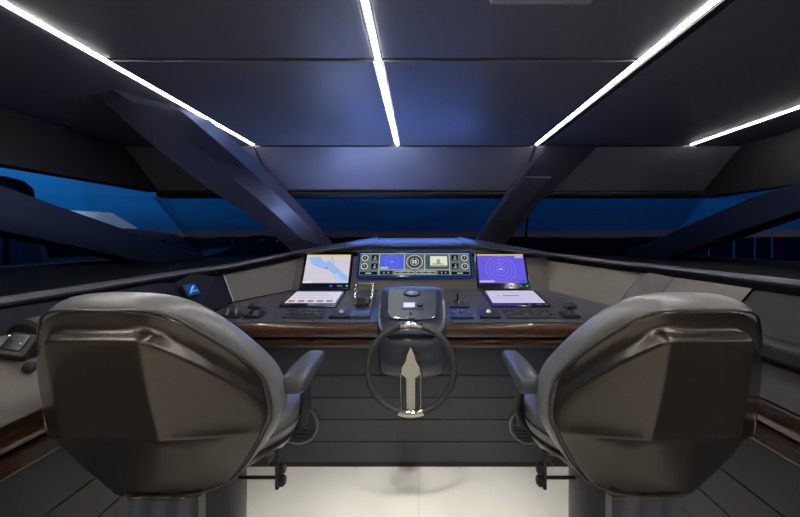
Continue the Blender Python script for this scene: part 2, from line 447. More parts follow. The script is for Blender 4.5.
bm = BM(); slab(bm, [(-1.10, 1.99, .87), (-1.072, 2.315, .88)], [(-1.236, 1.99, 1.058), (-1.172, 2.352, 1.078)], (-.03, 0, 0)); link('corner_panel', bm, M['fascia_dark'], console)
bm = BM(); slab(bm, [(1.10, 1.99, .855), (1.10, 2.25, .855)], [(1.290, 1.99, 1.086), (1.278, 2.265, 1.088)], (.03, 0, 0)); link('corner_panel', bm, M['fascia'], console)
# rounded walnut edge and lower walnut rail
def rounded_rail(name, y0, y1, z0, z1, x0, x1, parent, m):
    bm = BM(); pr = []
    for k in range(9):
        a = -PI/2+PI*k/8; pr.append((y0+.02-.02*math.cos(a), (z0+z1)/2+(z1-z0)/2*math.sin(a)))
    pr = [(y1, z0)]+pr+[(y1, z1)]
    prism(bm, [(x0, y, z) for y, z in pr], (x1-x0, 0, 0))
    return link(name, bm, m, parent, 40)
rounded_rail('walnut_edge', 1.985, 2.10, .757, .829, -.93, .90, console, M['wood'])
rounded_rail('walnut_rail', 2.06, 2.12, .683, .738, -.96, .93, console, M['wood'])
bm = BM(); box(bm, (-.015, 2.12, .75), (1.9, .04, .10)); link('shadow_gap', bm, M['kick'], console)
# front board of wide horizontal planks, slightly raked
bm = BM()
lv = [.683, .523, .398, .275, .148, .030]
def py(z): return 2.12+(.683-z)*.07/.683
for a, b in zip(lv, lv[1:]):
    a2, b2 = a-.0025, b+.0025
    prism(bm, [(-.965, py(a2), a2), (-.965, py(b2), b2), (-.965, py(b2)+.05, b2), (-.965, py(a2)+.05, a2)], (1.9, 0, 0))
box(bm, (-.015, 2.23, .36), (1.9, .02, .66), 1)
link('front_panel', bm, [M['plank'], M['backing']], console)
bm = BM(); box(bm, (-.015, 2.22, .015), (1.9, .05, .03)); link('kick_board', bm, M['kick'], console)

# hood over the instruments: centre and two side pieces
hood = thing('dashboard_hood', 'dark padded hood in three pieces over the instrument screens', 'hood', (0, 2.8, 1.17))
def hoodpiece(A, B, ka=1.0, kb=1.0):
    bm = BM(); secs = []
    for (x, y, z), k in ((A, ka), ([(a+b)/2 for a, b in zip(A, B)], (ka+kb)/2), (B, kb)):
        secs.append([(x, y+k*u, z+k*v) for u, v in ((-.20, -.068), (-.205, -.058), (-.19, -.048), (-.03, -.004), (0, 0), (.05, -.01), (.10, -.12), (-.03, -.12))])
    loft(bm, secs); return bm
link('hood_centre', hoodpiece((-.335, 2.94, 1.258), (.325, 2.94, 1.258)), M['hood'], hood, 40)
link('hood_side', hoodpiece((-.90, 2.69, 1.158), (-.30, 2.95, 1.268), .22, 1), M['hood'], hood, 40)
link('hood_side', hoodpiece((.29, 2.95, 1.268), (.96, 2.68, 1.146), 1, .22), M['hood'], hood, 40)

# side consoles
def side_console(sgn, xe, line, m_f, lab):
    t = thing('side_console', lab, 'console', (sgn*1.1, .7, 0))
    Y0, Y1 = -.6, 1.985
    xf = sgn*1.10
    outer = [(xf, Y0, .86), (xf, 1.4, .86), (xf, Y1, .865)] if sgn > 0 else [(-1.14, Y0, .985), (-1.14, 1.4, .985), (-1.10, Y1, .872)]
    bm = BM(); slab(bm, [(xe, Y0, .832), (xe, 1.4, .832), (xe, Y1, .832)], outer, (0, 0, -.004)); link('side_desktop', bm, m_f[1], t)
    if sgn < 0:
        bm = BM(); slab(bm, [(-1.138, Y0, .985), (-1.138, 1.4, .985), (-1.10, Y1, .87)], [(-1.238, Y0, 1.050), (-1.238, 1.4, 1.050), (-1.236, Y1, 1.058)], (-.03, 0, 0)); link('side_fascia', bm, m_f[0], t)
    else:
        bm = BM(); slab(bm, [(xf, 1.53, .855), (xf, Y1, .855)], [(1.296, 1.53, 1.084), (1.290, Y1, 1.086)], (.03, 0, 0))
        prism(bm, [(xf, 1.53, .86), (1.296, 1.53, 1.084), (1.40, 1.53, 1.084), (1.40, 1.53, .86)], (0, .02, 0))
        link('side_fascia', bm, m_f[0], t)
        bm = BM(); slab(bm, [(xf+.012, Y0, .86), (xf+.012, 1.529, .86)], [(1.306, Y0, 1.084), (1.306, 1.529, 1.084)], (.03, 0, 0)); link('rear_fascia', bm, M['fascia_mid'], t)
        bm = BM(); box(bm, (1.13, .9, .90), (.10, 1.0, .05), 0, .01); link('raised_ledge', bm, M['fascia_mid'], t)
    bm = BM(); pr = []
    for k in range(9):
        a = -PI/2+PI*k/8; pr.append((xe+sgn*(.02-.02*math.cos(a)), .793+.036*math.sin(a)))
    pr = [(xe+sgn*.1, .757)]+pr+[(xe+sgn*.1, .829)]
    prism(bm, [(x, Y0, z) for x, z in pr], (0, Y1-Y0, 0)); link('walnut_edge', bm, M['wood'], t, 40)
    bm = BM(); box(bm, (xe+sgn*.055, (Y0+Y1)/2, .71), (.04, Y1-Y0, .055), 0, .008); link('walnut_rail', bm, M['wood'], t)
    bm = BM(); box(bm, (xe+sgn*.085, (Y0+Y1)/2, .75), (.03, Y1-Y0, .10)); link('shadow_gap', bm, M['kick'], t)
    bm = BM()
    for a, b in zip(lv, lv[1:]): box(bm, (xe+sgn*.075, (Y0+Y1+.12)/2, (a+b)/2), (.05, Y1-Y0+.12, a-b-.005))
    box(bm, (xe+sgn*.11, (Y0+Y1)/2, .36), (.02, Y1-Y0, .66), 1)
    link('side_panel', bm, [M['plank'], M['backing']], t)
    return t
side_console(-1, -.935, SL, (M['fascia_dark'], M['fascia']), 'left side console with beige top and walnut edge beside the left helm chair')
side_console(1, .905, SR, (M['fascia'], M['fascia_mid']), 'right side console with dark top and walnut edge beside the right helm chair')

# speakers let into the front board
for x, side in ((-.655, 'left'), (.60, 'right')):
    z = .255; y = py(z)
    t = thing('speaker', 'round dark loudspeaker in the grey front board behind the %s armrest' % side, 'speaker', (x, y, z), 'loudspeakers in the front board')
    ax = Vector((0, -1, -.1)); c = Vector((x, y-.001, z))
    bm = BM(); lathe(bm, c, ax, [(.118, 0), (.118, .012), (.112, .018), (.104, .018), (.100, .010), (.100, 0)]); link('trim_ring', bm, M['metal'], t, 40)
    bm = BM(); disc(bm, c, ax, .101, .007, 32)
    for k in range(-4, 5):
        hw = math.sqrt(.098**2-(k*.021)**2)
        box(bm, c+ax*.009+Vector((0, 0, k*.021)), (2*hw, .006, .008))
    link('grille', bm, M['darkgrey'], t)

# ================================================================== SCREENS
def screen_shell(name, label, fr, quad, thick, grp=None):
    """quad = photograph outline (x0,x1,y0,y1) -> u,v rectangle on the plane"""
    x0, x1, y0, y1 = quad
    pts = [hit(x0, (y0+y1)/2, fr), hit(x1, (y0+y1)/2, fr), hit((x0+x1)/2, y0, fr), hit((x0+x1)/2, y1, fr)]
    u0, u1, v1, v0 = pts[0][0], pts[1][0], pts[2][1], pts[3][1]
    t = thing(name, label, 'screen', at(fr, (u0+u1)/2, v0, 0), grp)
    bm = BM(); fbox(bm, fr, u0, u1, v0, v1, .0015, thick, 0, .004)
    link('bezel', bm, M['bezel'], t)
    return t, u0, u1, v0, v1
def add_buttons(t, fr, u0, u1, v0, thick, bar, sc=1):
    F = Flat(fr, thick+.0006)
    F.dot(u1-.022*sc, v0+bar/2, .007*sc, em(30, 215, 130)); F.link('power_light', t)
    for a_, b_ in ((.085, .050), (.135, .115)):
        F = Flat(fr, thick+.0006); F.rect(u1-a_*sc, u1-b_*sc, v0+bar*.35, v0+bar*.65, em(64, 90, 160)); F.link('button_mark', t)

TH = .016
# chart screen, left
t, u0, u1, v0, v1 = screen_shell('chart_display', 'navigation screen showing a pale chart with blue channels, left of the wide gauge screen', FAS, (302.5, 352, 254.5, 290), TH)
a, b, c, d = u0+.018, u1-.016, v0+.042, v1-.012
F = Flat(FAS, TH+.0006); W_, H_ = b-a, d-c
F.rect(a, b, c, d, em(206, 203, 214)); F.rect(a, b, d-.014, d, em(226, 200, 120), 1)
wt = em(148, 184, 232); pl_ = lambda L: [(a+x*W_, c+y*H_) for x, y in L]
F.poly(pl_([(.05, .90), (.30, .93), (.42, .72), (.62, .60), (.55, .44), (.33, .52), (.12, .68)]), wt, 1)
F.poly(pl_([(.42, .72), (.52, .80), (.78, .45), (.99, .20), (.97, .05), (.72, .22), (.55, .44)]), wt, 1)
F.poly(pl_([(.62, .30), (.75, .34), (.92, .02), (.80, .02)]), em(170, 200, 236), 2)
for L in ([(.0, .30), (.45, .36), (.45, .37), (0, .315)], [(.55, .9), (.60, .9), (.68, .55), (.66, .55)], [(.75, .75), (.98, .7), (.98, .715), (.75, .765)]): F.poly(pl_(L), em(186, 182, 196), 2)
F.dot(a+.48*W_, c+.52*H_, .007, em(208, 60, 80), 3)
F.rect(a, a+.06, c, c+.008, em(240, 240, 240), 3)
F.link('chart_page', t); add_buttons(t, FAS, u0, u1, v0, TH, .042)

# radar screen, right
t, u0, u1, v0, v1 = screen_shell('radar_display', 'navigation screen showing violet radar rings, right of the wide gauge screen', FAS, (475.5, 527.5, 254, 290), TH)
a, b, c, d = u0+.016, u1-.018, v0+.042, v1-.012
F = Flat(FAS, TH+.0006); W_, H_ = b-a, d-c; cu, cv = a+W_*.48, c+H_*.47
F.rect(a, b, c, d, em(104, 92, 222)); F.rect(a, b, d-.011, d, em(214, 190, 130), 1)
for r in (.026, .050, .074, .098): F.ring(cu, cv, r-.0011, r+.0011, em(150, 142, 240), 1)
F.rect(cu-.001, cu+.001, cv, d-.012, em(150, 142, 240), 1)
F.rect(cu-.013, cu+.013, cv-.003, cv+.003, em(226, 226, 244), 2)
F.rect(a+.004, a+.10, c+.004, c+.018, em(188, 186, 226), 2); F.rect(b-.06, b-.004, d-.03, d-.014, em(180, 176, 226), 2)
F.rect(b-.045, b-.004, c+.004, c+.02, em(90, 76, 200), 2)
F.link('radar_page', t); add_buttons(t, FAS, u0, u1, v0, TH, .042)

# wide gauge screen
t, u0, u1, v0, v1 = screen_shell('gauge_display', 'wide blue edged instrument screen full of round gauges at the centre of the fascia', FAS, (357.5, 472, 252.5, 279), TH)
bm = BM()
for q in ((u0, u1, v0, v0+.007), (u0, u1, v1-.007, v1), (u0, u0+.007, v0, v1), (u1-.007, u1, v0, v1)): fbox(bm, FAS, q[0], q[1], q[2], q[3], TH, TH+.003)
link('blue_edge', bm, em(20, 62, 140, .9), t)
a, b, c, d = u0+.016, u1-.016, v0+.018, v1-.016
F = Flat(FAS, TH+.0006); W_, H_ = b-a, d-c
X = lambda f: a+f*W_
Yv = lambda f: c+f*H_
grey, whi, blk, bl = em(96, 112, 116), em(196, 206, 200), em(14, 16, 20), em(84, 96, 226)
F.rect(a, b, c, d, grey)
for f in (.178, .405, .590, .815): F.rect(X(f)-.002, X(f)+.002, Yv(.02), Yv(.98), whi, 1)
F.rect(X(.18), X(.815), Yv(.235), Yv(.255), whi, 1)
F.rect(a, b, d-.005, d, em(170, 182, 176), 1)
F.rect(X(.188), X(.398), Yv(.29), Yv(.90), bl, 2)                              # small radar
for r in (.018, .036, .05): F.ring(X(.293), Yv(.6), r-.0009, r+.0009, em(128, 138, 240), 3)
F.rect(X(.285), X(.301), Yv(.58), Yv(.62), whi, 3); F.rect(X(.192), X(.26), Yv(.30), Yv(.36), em(200, 204, 230), 3)
F.dot(X(.498), Yv(.60), .062, blk, 2); F.ring(X(.498), Yv(.60), .050, .056, whi, 3); F.dot(X(.498), Yv(.60), .030, em(70, 78, 82), 3); F.ring(X(.498), Yv(.6), .026, .030, whi, 4)
F.rect(X(.48), X(.516), Yv(.52), Yv(.68), em(214, 218, 212), 5); F.rect(X(.494), X(.502), Yv(.50), Yv(.78), blk, 6)
for k in range(24):
    an = 2*PI*k/24; F.dot(X(.498)+.043*math.cos(an), Yv(.6)+.043*math.sin(an), .0025, whi, 4, 8)
F.rect(X(.602), X(.808), Yv(.29), Yv(.90), em(70, 84, 88), 2)
F.rect(X(.64), X(.795), Yv(.38), Yv(.86), em(224, 226, 206), 3); F.rect(X(.66), X(.76), Yv(.48), Yv(.52), em(110, 118, 104), 4); F.rect(X(.64), X(.795), Yv(.38), Yv(.44), em(150, 140, 96), 4); F.rect(X(.70), X(.73), Yv(.5), Yv(.72), em(150, 156, 150), 4)
for fx, gx in ((.045, .135), (.955, .865)):
    for fy in (.78, .40):
        F.dot(X(fx), Yv(fy), .0235, whi, 2); F.dot(X(fx), Yv(fy), .0175, blk, 3); F.dot(X(fx), Yv(fy), .006, em(190, 150, 130), 4); F.rect(X(fx)-.001, X(fx)+.001, Yv(fy), Yv(fy)+.015, whi, 4)
        F.rect(X(gx)-.022, X(gx)+.022, Yv(fy)-.020, Yv(fy)+.022, blk, 2)
        for q in range(3): F.rect(X(gx)-.010+q*.004, X(gx)+.012-q*.002, Yv(fy)-.013+q*.011, Yv(fy)-.009+q*.011, whi, 3)
for x0, x1 in ((.01, .165), (.83, .99)): F.rect(X(x0), X(x1), Yv(.03), Yv(.15), blk, 2); F.rect(X(x0+.05), X(x0+.10), Yv(.07), Yv(.11), whi, 3)
for x0, x1, cc in ((.19, .30, em(40, 46, 44)), (.32, .50, em(150, 160, 150)), (.51, .69, em(150, 160, 150)), (.71, .81, em(30, 34, 34))):
    F.rect(X(x0), X(x1), Yv(.04), Yv(.20), cc, 2)
    for q in range(5): F.rect(X(x0+(x1-x0)*(.1+.18*q)), X(x0+(x1-x0)*(.17+.18*q)), Yv(.08), Yv(.15), whi if q % 2 else blk, 3)
for x0, x1 in ((.325, .495), (.515, .685)): F.rect(X(x0), X(x1), Yv(.095), Yv(.135), em(52, 60, 58), 4)
F.link('gauge_page', t)

# tilted touch screens lying on the desk
def touch(label, quad, tops, cols, skew):
    x0, x1, y0, y1 = quad
    t, u0, u1, v0, v1 = screen_shell('touch_display', label, DESK, quad, .012, None)
    bar = (v1-v0)*.17
    F = Flat(DESK, .0126); a, b, c, d = u0+.016, u1-.016, v0+bar, v1-.016; W_, H_ = b-a, d-c
    F.rect(a, b, c, d, cols[0])
    F.rect(a, b, d-.016, d, cols[1], 1)
    if tops:
        for k in range(5): F.rect(a+W_*(.04+.19*k), a+W_*(.17+.19*k), c+H_*.06, c+H_*.22, cols[2], 1)
        for k in range(3): F.rect(a+W_*.04, a+W_*(.9-.1*k), c+H_*(.38+.18*k), c+H_*(.43+.18*k), cols[3], 1)
    else:
        F.dot(a+W_*.2, c+H_*.55, .008, cols[2], 1); F.rect(a+W_*.28, a+W_*.62, c+H_*.52, c+H_*.58, cols[2], 1)
        for k in range(3): F.rect(a+W_*.05, a+W_*(.95), c+H_*(.15+.13*k)-.002, c+H_*(.15+.13*k)+.002, cols[3], 1)
    F.link('menu_page', t); add_buttons(t, DESK, u0, u1, v0, .012, bar, .9)
touch('touch screen with a row of menu tiles on the desk below the chart screen', (287, 341, 292.5, 308), True, (em(216, 212, 224), em(96, 120, 190), em(150, 120, 150), em(176, 176, 196)), 0)
touch('touch screen with a pale list page on the desk below the radar screen', (487, 543, 292, 308), False, (em(202, 194, 226), em(188, 180, 224), em(110, 104, 140), em(176, 168, 206)), 0)

# ================================================================== HELM POD AND WHEEL
pod = thing('helm_pod', 'rounded dark helm pod with compass window rising from the desk behind the steering wheel', 'helm pod', (-.035, 2.05, .55))
def arch(xc, hw, prof):
    """sections across x with rounded shoulders; prof = (y,z) outline in side view"""
    bm = BM(); n = 15; secs = []
    for k in range(n):
        s = -1+2*k/(n-1); ang = s*PI/2
        x = xc+hw*math.sin(ang); q = math.cos(ang)**.35 if abs(s) < 1 else 0
        secs.append([(x, 2.2+(y-2.2)*(.80+.20*q), .83+(z-.83)*(.70+.30*q)) for y, z in prof])
    loft(bm, secs); return bm
M['pod'] = mat('pod_skin', lin(46, 52, 66), .3, coat=.3)  # bluish base takes in part of the blue reflected on the pod
bmu = arch(-.035, .172, [(2.32, .84), (2.32, .94), (2.26, .985), (2.19, .992), (2.13, .978), (1.955, .865), (1.915, .828), (1.905, .80), (1.92, .78), (2.05, .765), (2.2, .765)])
link('upper_housing', bmu, M['pod'], pod, 50)
bmu = arch(-.035, .165, [(2.18, .775), (1.945, .775), (1.93, .75), (1.945, .60), (1.965, .57), (2.0, .556), (2.18, .55)])
link('lower_housing', bmu, M['pod'], pod, 50)
# face plate on the slope
PF = frame((-.035, 1.975, .878), (1, 0, 0), (0, .175, .113))
bm = BM(); pts = []
out_l = [(-.118, -.018), (-.10, -.034), (0, -.040), (.10, -.034), (.118, -.018), (.128, .16), (.120, .180), (-.120, .180), (-.128, .16)]
loft(bm, [[at(PF, u, v, -.01) for u, v in out_l], [at(PF, u, v, .009) for u, v in out_l], [at(PF, u*.98, v*.98, .012) for u, v in out_l]])
fp = link('face_plate', bm, mat('face_plate', lin(66, 74, 92), .35), pod)
bm = BM(); tube(bm, [at(PF, u, v, .010) for u, v in [(-.119, .0), (-.112, -.022), (-.10, -.034), (0, -.041), (.10, -.034), (.112, -.022), (.119, .0)]], .0035, 8); link('plate_edge', bm, M['chrome'], fp)
bm = BM(); tube(bm, [at(PF, .04*math.cos(2*PI*k/24), .142+.020*math.sin(2*PI*k/24), .014) for k in range(24)], .007, 8, closed=True); link('compass_rim', bm, M['dark'], fp, 60)
bm = BM(); loft(bm, [[at(PF, s*.038*math.cos(2*PI*k/24), .142+s*.018*math.sin(2*PI*k/24), h) for k in range(24)] for s, h in ((1, .011), (.95, .017), (.7, .022), (.3, .024))]); link('compass_glass', bm, mat('compass_dome', lin(110, 140, 185), .1, coat=.6), fp, 60)
bm = BM(); fbox(bm, PF, -.052, .057, .022, .074, .011, .017, 0, .002); cp = link('pilot_panel', bm, mat('pilot_panel_grey', lin(86, 94, 118), .4), fp)
F = Flat(PF, .0178); F.rect(-.043, .014, .032, .066, em(226, 236, 255)); F.link('pilot_screen', cp)
bm = BM(); disc(bm, at(PF, .040, .045, .017), PF[3], .014, .012, 20); link('pilot_knob', bm, M['dark'], cp, 40)
bm = BM(); disc(bm, at(PF, -.006, -.012, .011), PF[3], .006, .006, 16); link('start_button', bm, M['chrome'], fp, 40)

wheel = thing('steering_wheel', 'steering wheel with dark leather rim and one polished lower spoke at the console', 'steering wheel', (-.037, 1.83, .42))
WF = frame((-.037, 1.815, .661), (1, 0, 0), (0, .10, 1))
R_ = .196
bm = BM(); tube(bm, [at(WF, R_*math.cos(2*PI*k/64), R_*math.sin(2*PI*k/64)) for k in range(64)], .0150, 14, closed=True, ref=WF[3]); link('rim', bm, M['rubber'], wheel, 170)
for a0 in (PI/2, -PI/2):
    hw = .26 if a0 > 0 else .28
    bm = BM(); tube(bm, [at(WF, R_*math.cos(a0-hw+2*hw*k/12), R_*math.sin(a0-hw+2*hw*k/12)) for k in range(13)], .0166, 14, ref=WF[3]); link('grip_sleeve', bm, M['chrome'], wheel, 60)
hub = [(0, .105), (.016, .075), (.026, .040), (.045, .012), (.047, -.015), (.040, -.035), (.038, -.184), (-.038, -.184), (-.040, -.035), (-.047, -.015), (-.045, .012), (-.026, .040), (-.016, .075)]
bm = BM(); loft(bm, [[at(WF, u*s, v, h+.02+.2*v) for u, v in [(.55*u_, v_) if v_ < -.03 else (u_, v_) for u_, v_ in hub]] for s, h in ((.92, -.006), (1, 0), (1, .010), (.9, .016))]); link('spoke', bm, M['chrome'], wheel, 30)
for sx in (-1, 1):
    bm = BM(); tube(bm, [at(WF, sx*.044, .0, .024), at(WF, sx*.046, -.06, .014), at(WF, sx*.044, -.14, .0), at(WF, sx*.040, -.195, -.002)], .0055, 10); link('spoke_rail', bm, M['chrome'], wheel, 60)
bm = BM(); tube(bm, [at(WF, 0, .0, -.005), Vector((-.037, 1.96, .66))], .03, 16); link('hub_shaft', bm, M['dark'], wheel, 60)

# ================================================================== DESK CONTROLS
def uvbox(px0, px1, py0, py1, fr=DESK):
    a = hit((px0+px1)/2, py1, fr); b = hit((px0+px1)/2, py0, fr); l = hit(px0, (py0+py1)/2, fr); r = hit(px1, (py0+py1)/2, fr)
    return l[0], r[0], a[1], b[1]
# keypads
for q, nm, lab in (((286, 326, 310.5, 318.5), 'left', 'long grey keypad on the desk below the touch screen with menu tiles'), ((504, 552, 311, 318.5), 'right', 'long grey keypad on the desk below the touch screen with a list page')):
    u0, u1, v0, v1 = uvbox(*q); t = thing('keypad', lab, 'keypad', at(DESK, (u0+u1)/2, v0), 'keypads on the helm desk')
    bm = BM(); fbox(bm, DESK, u0, u1, v0, v1, .001, .012, 0, .003); link('keypad_body', bm, M['darkgrey'], t)
    bm = BM(); fbox(bm, DESK, u0, u1, v0-.004, v0, .001, .014, 0, .001); link('metal_edge', bm, M['metal'], t)
    for i in range(8):
        for j in range(2):
            uu = u0+(u1-u0)*(.07+.123*i); vv = v0+(v1-v0)*(.25+.45*j)
            bm = BM(); fbox(bm, DESK, uu-.009, uu+.009, vv-.009, vv+.009, .012, .017, 0, .002); link('key', bm, M['metal'] if (i+j) % 3 == 0 else M['plank'], t)
# trackballs
for q, lab in (((331, 352, 311, 319), 'square black trackball pad on the desk left of the throttle levers'), ((478, 499, 311, 319), 'square black trackball pad on the desk right of the switch panels')):
    u0, u1, v0, v1 = uvbox(*q); t = thing('trackball', lab, 'trackball', at(DESK, (u0+u1)/2, v0), 'trackballs on the helm desk')
    bm = BM(); fbox(bm, DESK, u0, u1, v0, v1, .001, .012, 0, .003); link('pad', bm, M['dark'], t)
    bm = BM(); lathe(bm, at(DESK, (u0+u1)/2, (v0+v1)/2, .01), DESK[3], [(.020, 0), (.020, .004), (.015, .006)]); link('ball_ring', bm, M['darkgrey'], t, 40)
    bm = BM(); bmesh.ops.create_uvsphere(bm, u_segments=16, v_segments=10, radius=.014, matrix=Matrix.Translation(at(DESK, (u0+u1)/2, (v0+v1)/2, .016))); link('ball', bm, mat('ball_white', lin(235, 235, 235), .2), t, 170)
    for s in (0, 1): bm = BM(); fbox(bm, DESK, u0+.006+s*((u1-u0)-.026), u0+.020+s*((u1-u0)-.026), v0+.01, v0+.03, .012, .015, 0, .001); link('click_button', bm, M['darkgrey'], t)
# switch panels, right of the pod
for q, n, lab in (((448.5, 469, 303, 308.5), 3, 'black panel of chrome toggle switches, the farther of two beside the helm pod'), ((449.5, 472, 311, 319), 3, 'black panel of chrome toggle switches, the nearer of two beside the helm pod')):
    u0, u1, v0, v1 = uvbox(*q); t = thing('switch_panel', lab, 'switch panel', at(DESK, (u0+u1)/2, v0), 'switch panels on the helm desk')
    bm = BM(); fbox(bm, DESK, u0, u1, v0, v1, .001, .010, 0, .002); link('panel', bm, M['dark'], t)
    for i in range(n):
        p = at(DESK, u0+(u1-u0)*(i+.5)/n, (v0+v1)/2, .01)
        bm = BM(); disc(bm, p, DESK[3], .010, .006, 14); sw = link('toggle', bm, M['chrome'], t, 40)
        bm = BM(); tube(bm, [p+DESK[3]*.004, p+DESK[3]*.022+DESK[2]*.008], [.003, .005], 8); link('toggle_lever', bm, M['chrome'], sw, 60)
p0 = at(DESK, *hit(457.5, 301, DESK)); t = thing('control_stick', 'little black stick on the desk behind the toggle switches', 'control stick', p0)
bm = BM(); lathe(bm, p0+DESK[3]*.001, DESK[3], [(.014, 0), (.013, .006), (.006, .01)], 16); link('boot', bm, M['dark'], t, 40)
bm = BM(); tube(bm, [p0+DESK[3]*.008, p0+DESK[3]*.045], [.004, .007], 10); link('stick', bm, M['dark'], t, 60)
# throttle
u0, u1, v0, v1 = uvbox(353, 374, 294, 318); t = thing('throttle', 'twin chrome throttle levers with a black grip on the desk left of the helm pod', 'throttle', at(DESK, (u0+u1)/2, v0))
bm = BM(); fbox(bm, DESK, u0+.004, u1-.004, v0, v1, .001, .012, 0, .003); link('base_plate', bm, M['metal'], t)
bm = BM(); uc, vc = (u0+u1)/2, v0+(v1-v0)*.42
lathe(bm, at(DESK, uc-.036, vc, .018), DESK[1], [(.034, 0), (.036, .006), (.036, .066), (.034, .072)], 24); link('drum', bm, M['dark'], t, 40)
for s in (-1, 1):
    bm = BM(); tube(bm, [at(DESK, uc+s*.046, vc, .025), at(DESK, uc+s*.048, vc+.03, .07), at(DESK, uc+s*.047, vc+.075, .115)], [.008, .006, .0055], 10); link('lever', bm, M['chrome'], t, 60)
    bm = BM(); lathe(bm, at(DESK, uc+s*.040, vc, .02), DESK[1]*s, [(.024, 0), (.024, .010), (.016, .014)], 20); link('lever_hub', bm, M['chrome'], t, 40)
bm = BM(); tube(bm, [at(DESK, uc-.047, vc+.075, .115), at(DESK, uc+.047, vc+.075, .115)], .009, 12); link('grip', bm, M['chrome'], t, 60)
bm = BM(); fbox(bm, DESK, uc-.015, uc+.004, v0-.004, v0+.012, .010, .018, 0, .002); link('trim_button', bm, M['chrome'], t)
# joystick controllers at both ends of the desk
def joystick(px, py_, lab, grp='thruster joysticks'):
    u, v = hit(px, py_, DESK); p = at(DESK, u, v); t = thing('joystick', lab, 'joystick', p, grp)
    bm = BM(); fbox(bm, DESK, u-.045, u+.045, v-.04, v+.04, .001, .016, 0, .006); link('base', bm, M['dark'], t)
    bm = BM(); lathe(bm, at(DESK, u, v, .014), DESK[3], [(.030, 0), (.026, .012), (.014, .022), (.012, .035)], 20); link('boot', bm, M['dark'], t, 40)
    bm = BM(); tube(bm, [at(DESK, u-.034, v, .048), at(DESK, u-.01, v+.004, .055), at(DESK, u+.012, v+.004, .055), at(DESK, u+.034, v, .048)], [.010, .015, .015, .010], 12); h = link('handle', bm, M['darkgrey'], t, 60)
    bm = BM(); disc(bm, at(DESK, u, v-.004, .066), DESK[3], .008, .005, 14); link('thumb_button', bm, M['chrome'], h, 40)
joystick(255, 316, 'black joystick on the left end of the desk beside the long keypad')
joystick(569.5, 316, 'black joystick on the right end of the desk by the right chair')
u, v = hit(232, 317, DESK); p = at(DESK, u, v); t = thing('thruster_lever', 'low black lever block at the far left of the desk', 'lever', p)
bm = BM(); fbox(bm, DESK, u-.05, u+.05, v-.03, v+.03, .001, .018, 0, .006); link('lever_base', bm, M['dark'], t)
for s in (-.022, .022):
    bm = BM(); tube(bm, [at(DESK, u+s, v-.01, .016), at(DESK, u+s, v+.008, .045)], [.006, .010], 10); link('lever', bm, M['metal'], t, 60)

# controls on the left side console
t = thing('engine_control', 'black engine control head under a curved grey housing on the left side console', 'control', (-1.07, 1.09, .925))
def drum(y0, y1, r, z0, x0=-1.10):
    bm = BM(); pr = [(x0-r, z0-.03)]+[(x0+r*math.cos(PI-PI*k/14), z0+r*math.sin(PI-PI*k/14)) for k in range(15)]+[(x0+r, z0-.035)]
    loft(bm, [[(x, y, z) for x, z in pr] for y in (y0, y1)]); return bm
hs = link('housing', drum(1.115, 1.21, .058, .968), M['plank'], t, 40)
link('housing_face', drum(1.105, 1.115, .048, .965), M['dark'], hs, 40)
rt = Matrix.Rotation(.75, 3, 'X') @ Matrix.Rotation(.30, 3, 'Y')
bm = BM(); box(bm, (-1.060, 1.06, .965), (.062, .070, .028), 0, .007, 3, rt); hd = link('head', bm, M['dark'], t)
bm = BM(); box(bm, (-1.059, 1.051, .979), (.046, .048, .005), 0, .002, 2, rt); link('key_plate', bm, M['bezel'], hd)
for sx, sz in ((-.014, .012), (.016, -.010)): bm = BM(); bmesh.ops.create_uvsphere(bm, u_segments=10, v_segments=6, radius=.0035, matrix=Matrix.Translation((-1.059+sx, 1.047, .984+sz))); link('key_light', bm, M['chrome'], hd, 170)
bm = BM(); box(bm, (-1.068, 1.085, .945), (.04, .05, .035), 0, .006); link('foot', bm, M['dark'], t)
bm = BM(); lathe(bm, (-1.022, 1.055, .913), (.3, -1, .2), [(.013, 0), (.015, .006), (.014, .015), (.008, .018)], 20); link('pivot_knob', bm, M['dark'], t, 40)
t = thing('remote_handset', 'small grey handset lying on the beige top at the left edge of the side console', 'handset', (-1.095, .98, .955))
rs = Matrix.Rotation(math.atan2(.153, .205), 3, 'Y')
bm = BM(); box(bm, (-1.092, .99, .965), (.045, .07, .018), 0, .005, 2, rs); link('body', bm, M['metal'], t)
bm = BM(); box(bm, (-1.086, .99, .974), (.028, .05, .004), 0, .001, 2, rs); link('key_plate', bm, M['dark'], t)
LF = frame((-1.165, 2.02, .985), (0, 1, 0), (-.11, 0, .18)); 
t = thing('monitor', 'tiny blue lit monitor on the left side fascia above the left chair', 'monitor', (-1.16, 2.02, .955))
bm = BM(); fbox(bm, LF, -.055, .055, -.035, .035, .004, .022, 0, .004); link('bezel', bm, M['dark'], t)
F = Flat(LF, .0226); F.rect(-.046, .046, -.026, .026, em(24, 66, 130)); F.poly([(-.04, -.02), (.0, .01), (.03, .02), (.03, .012), (.0, -.004), (-.03, -.022)], em(120, 170, 240), 1); F.rect(-.02, .04, -.015, -.008, em(90, 140, 220), 1); F.link('display', t)

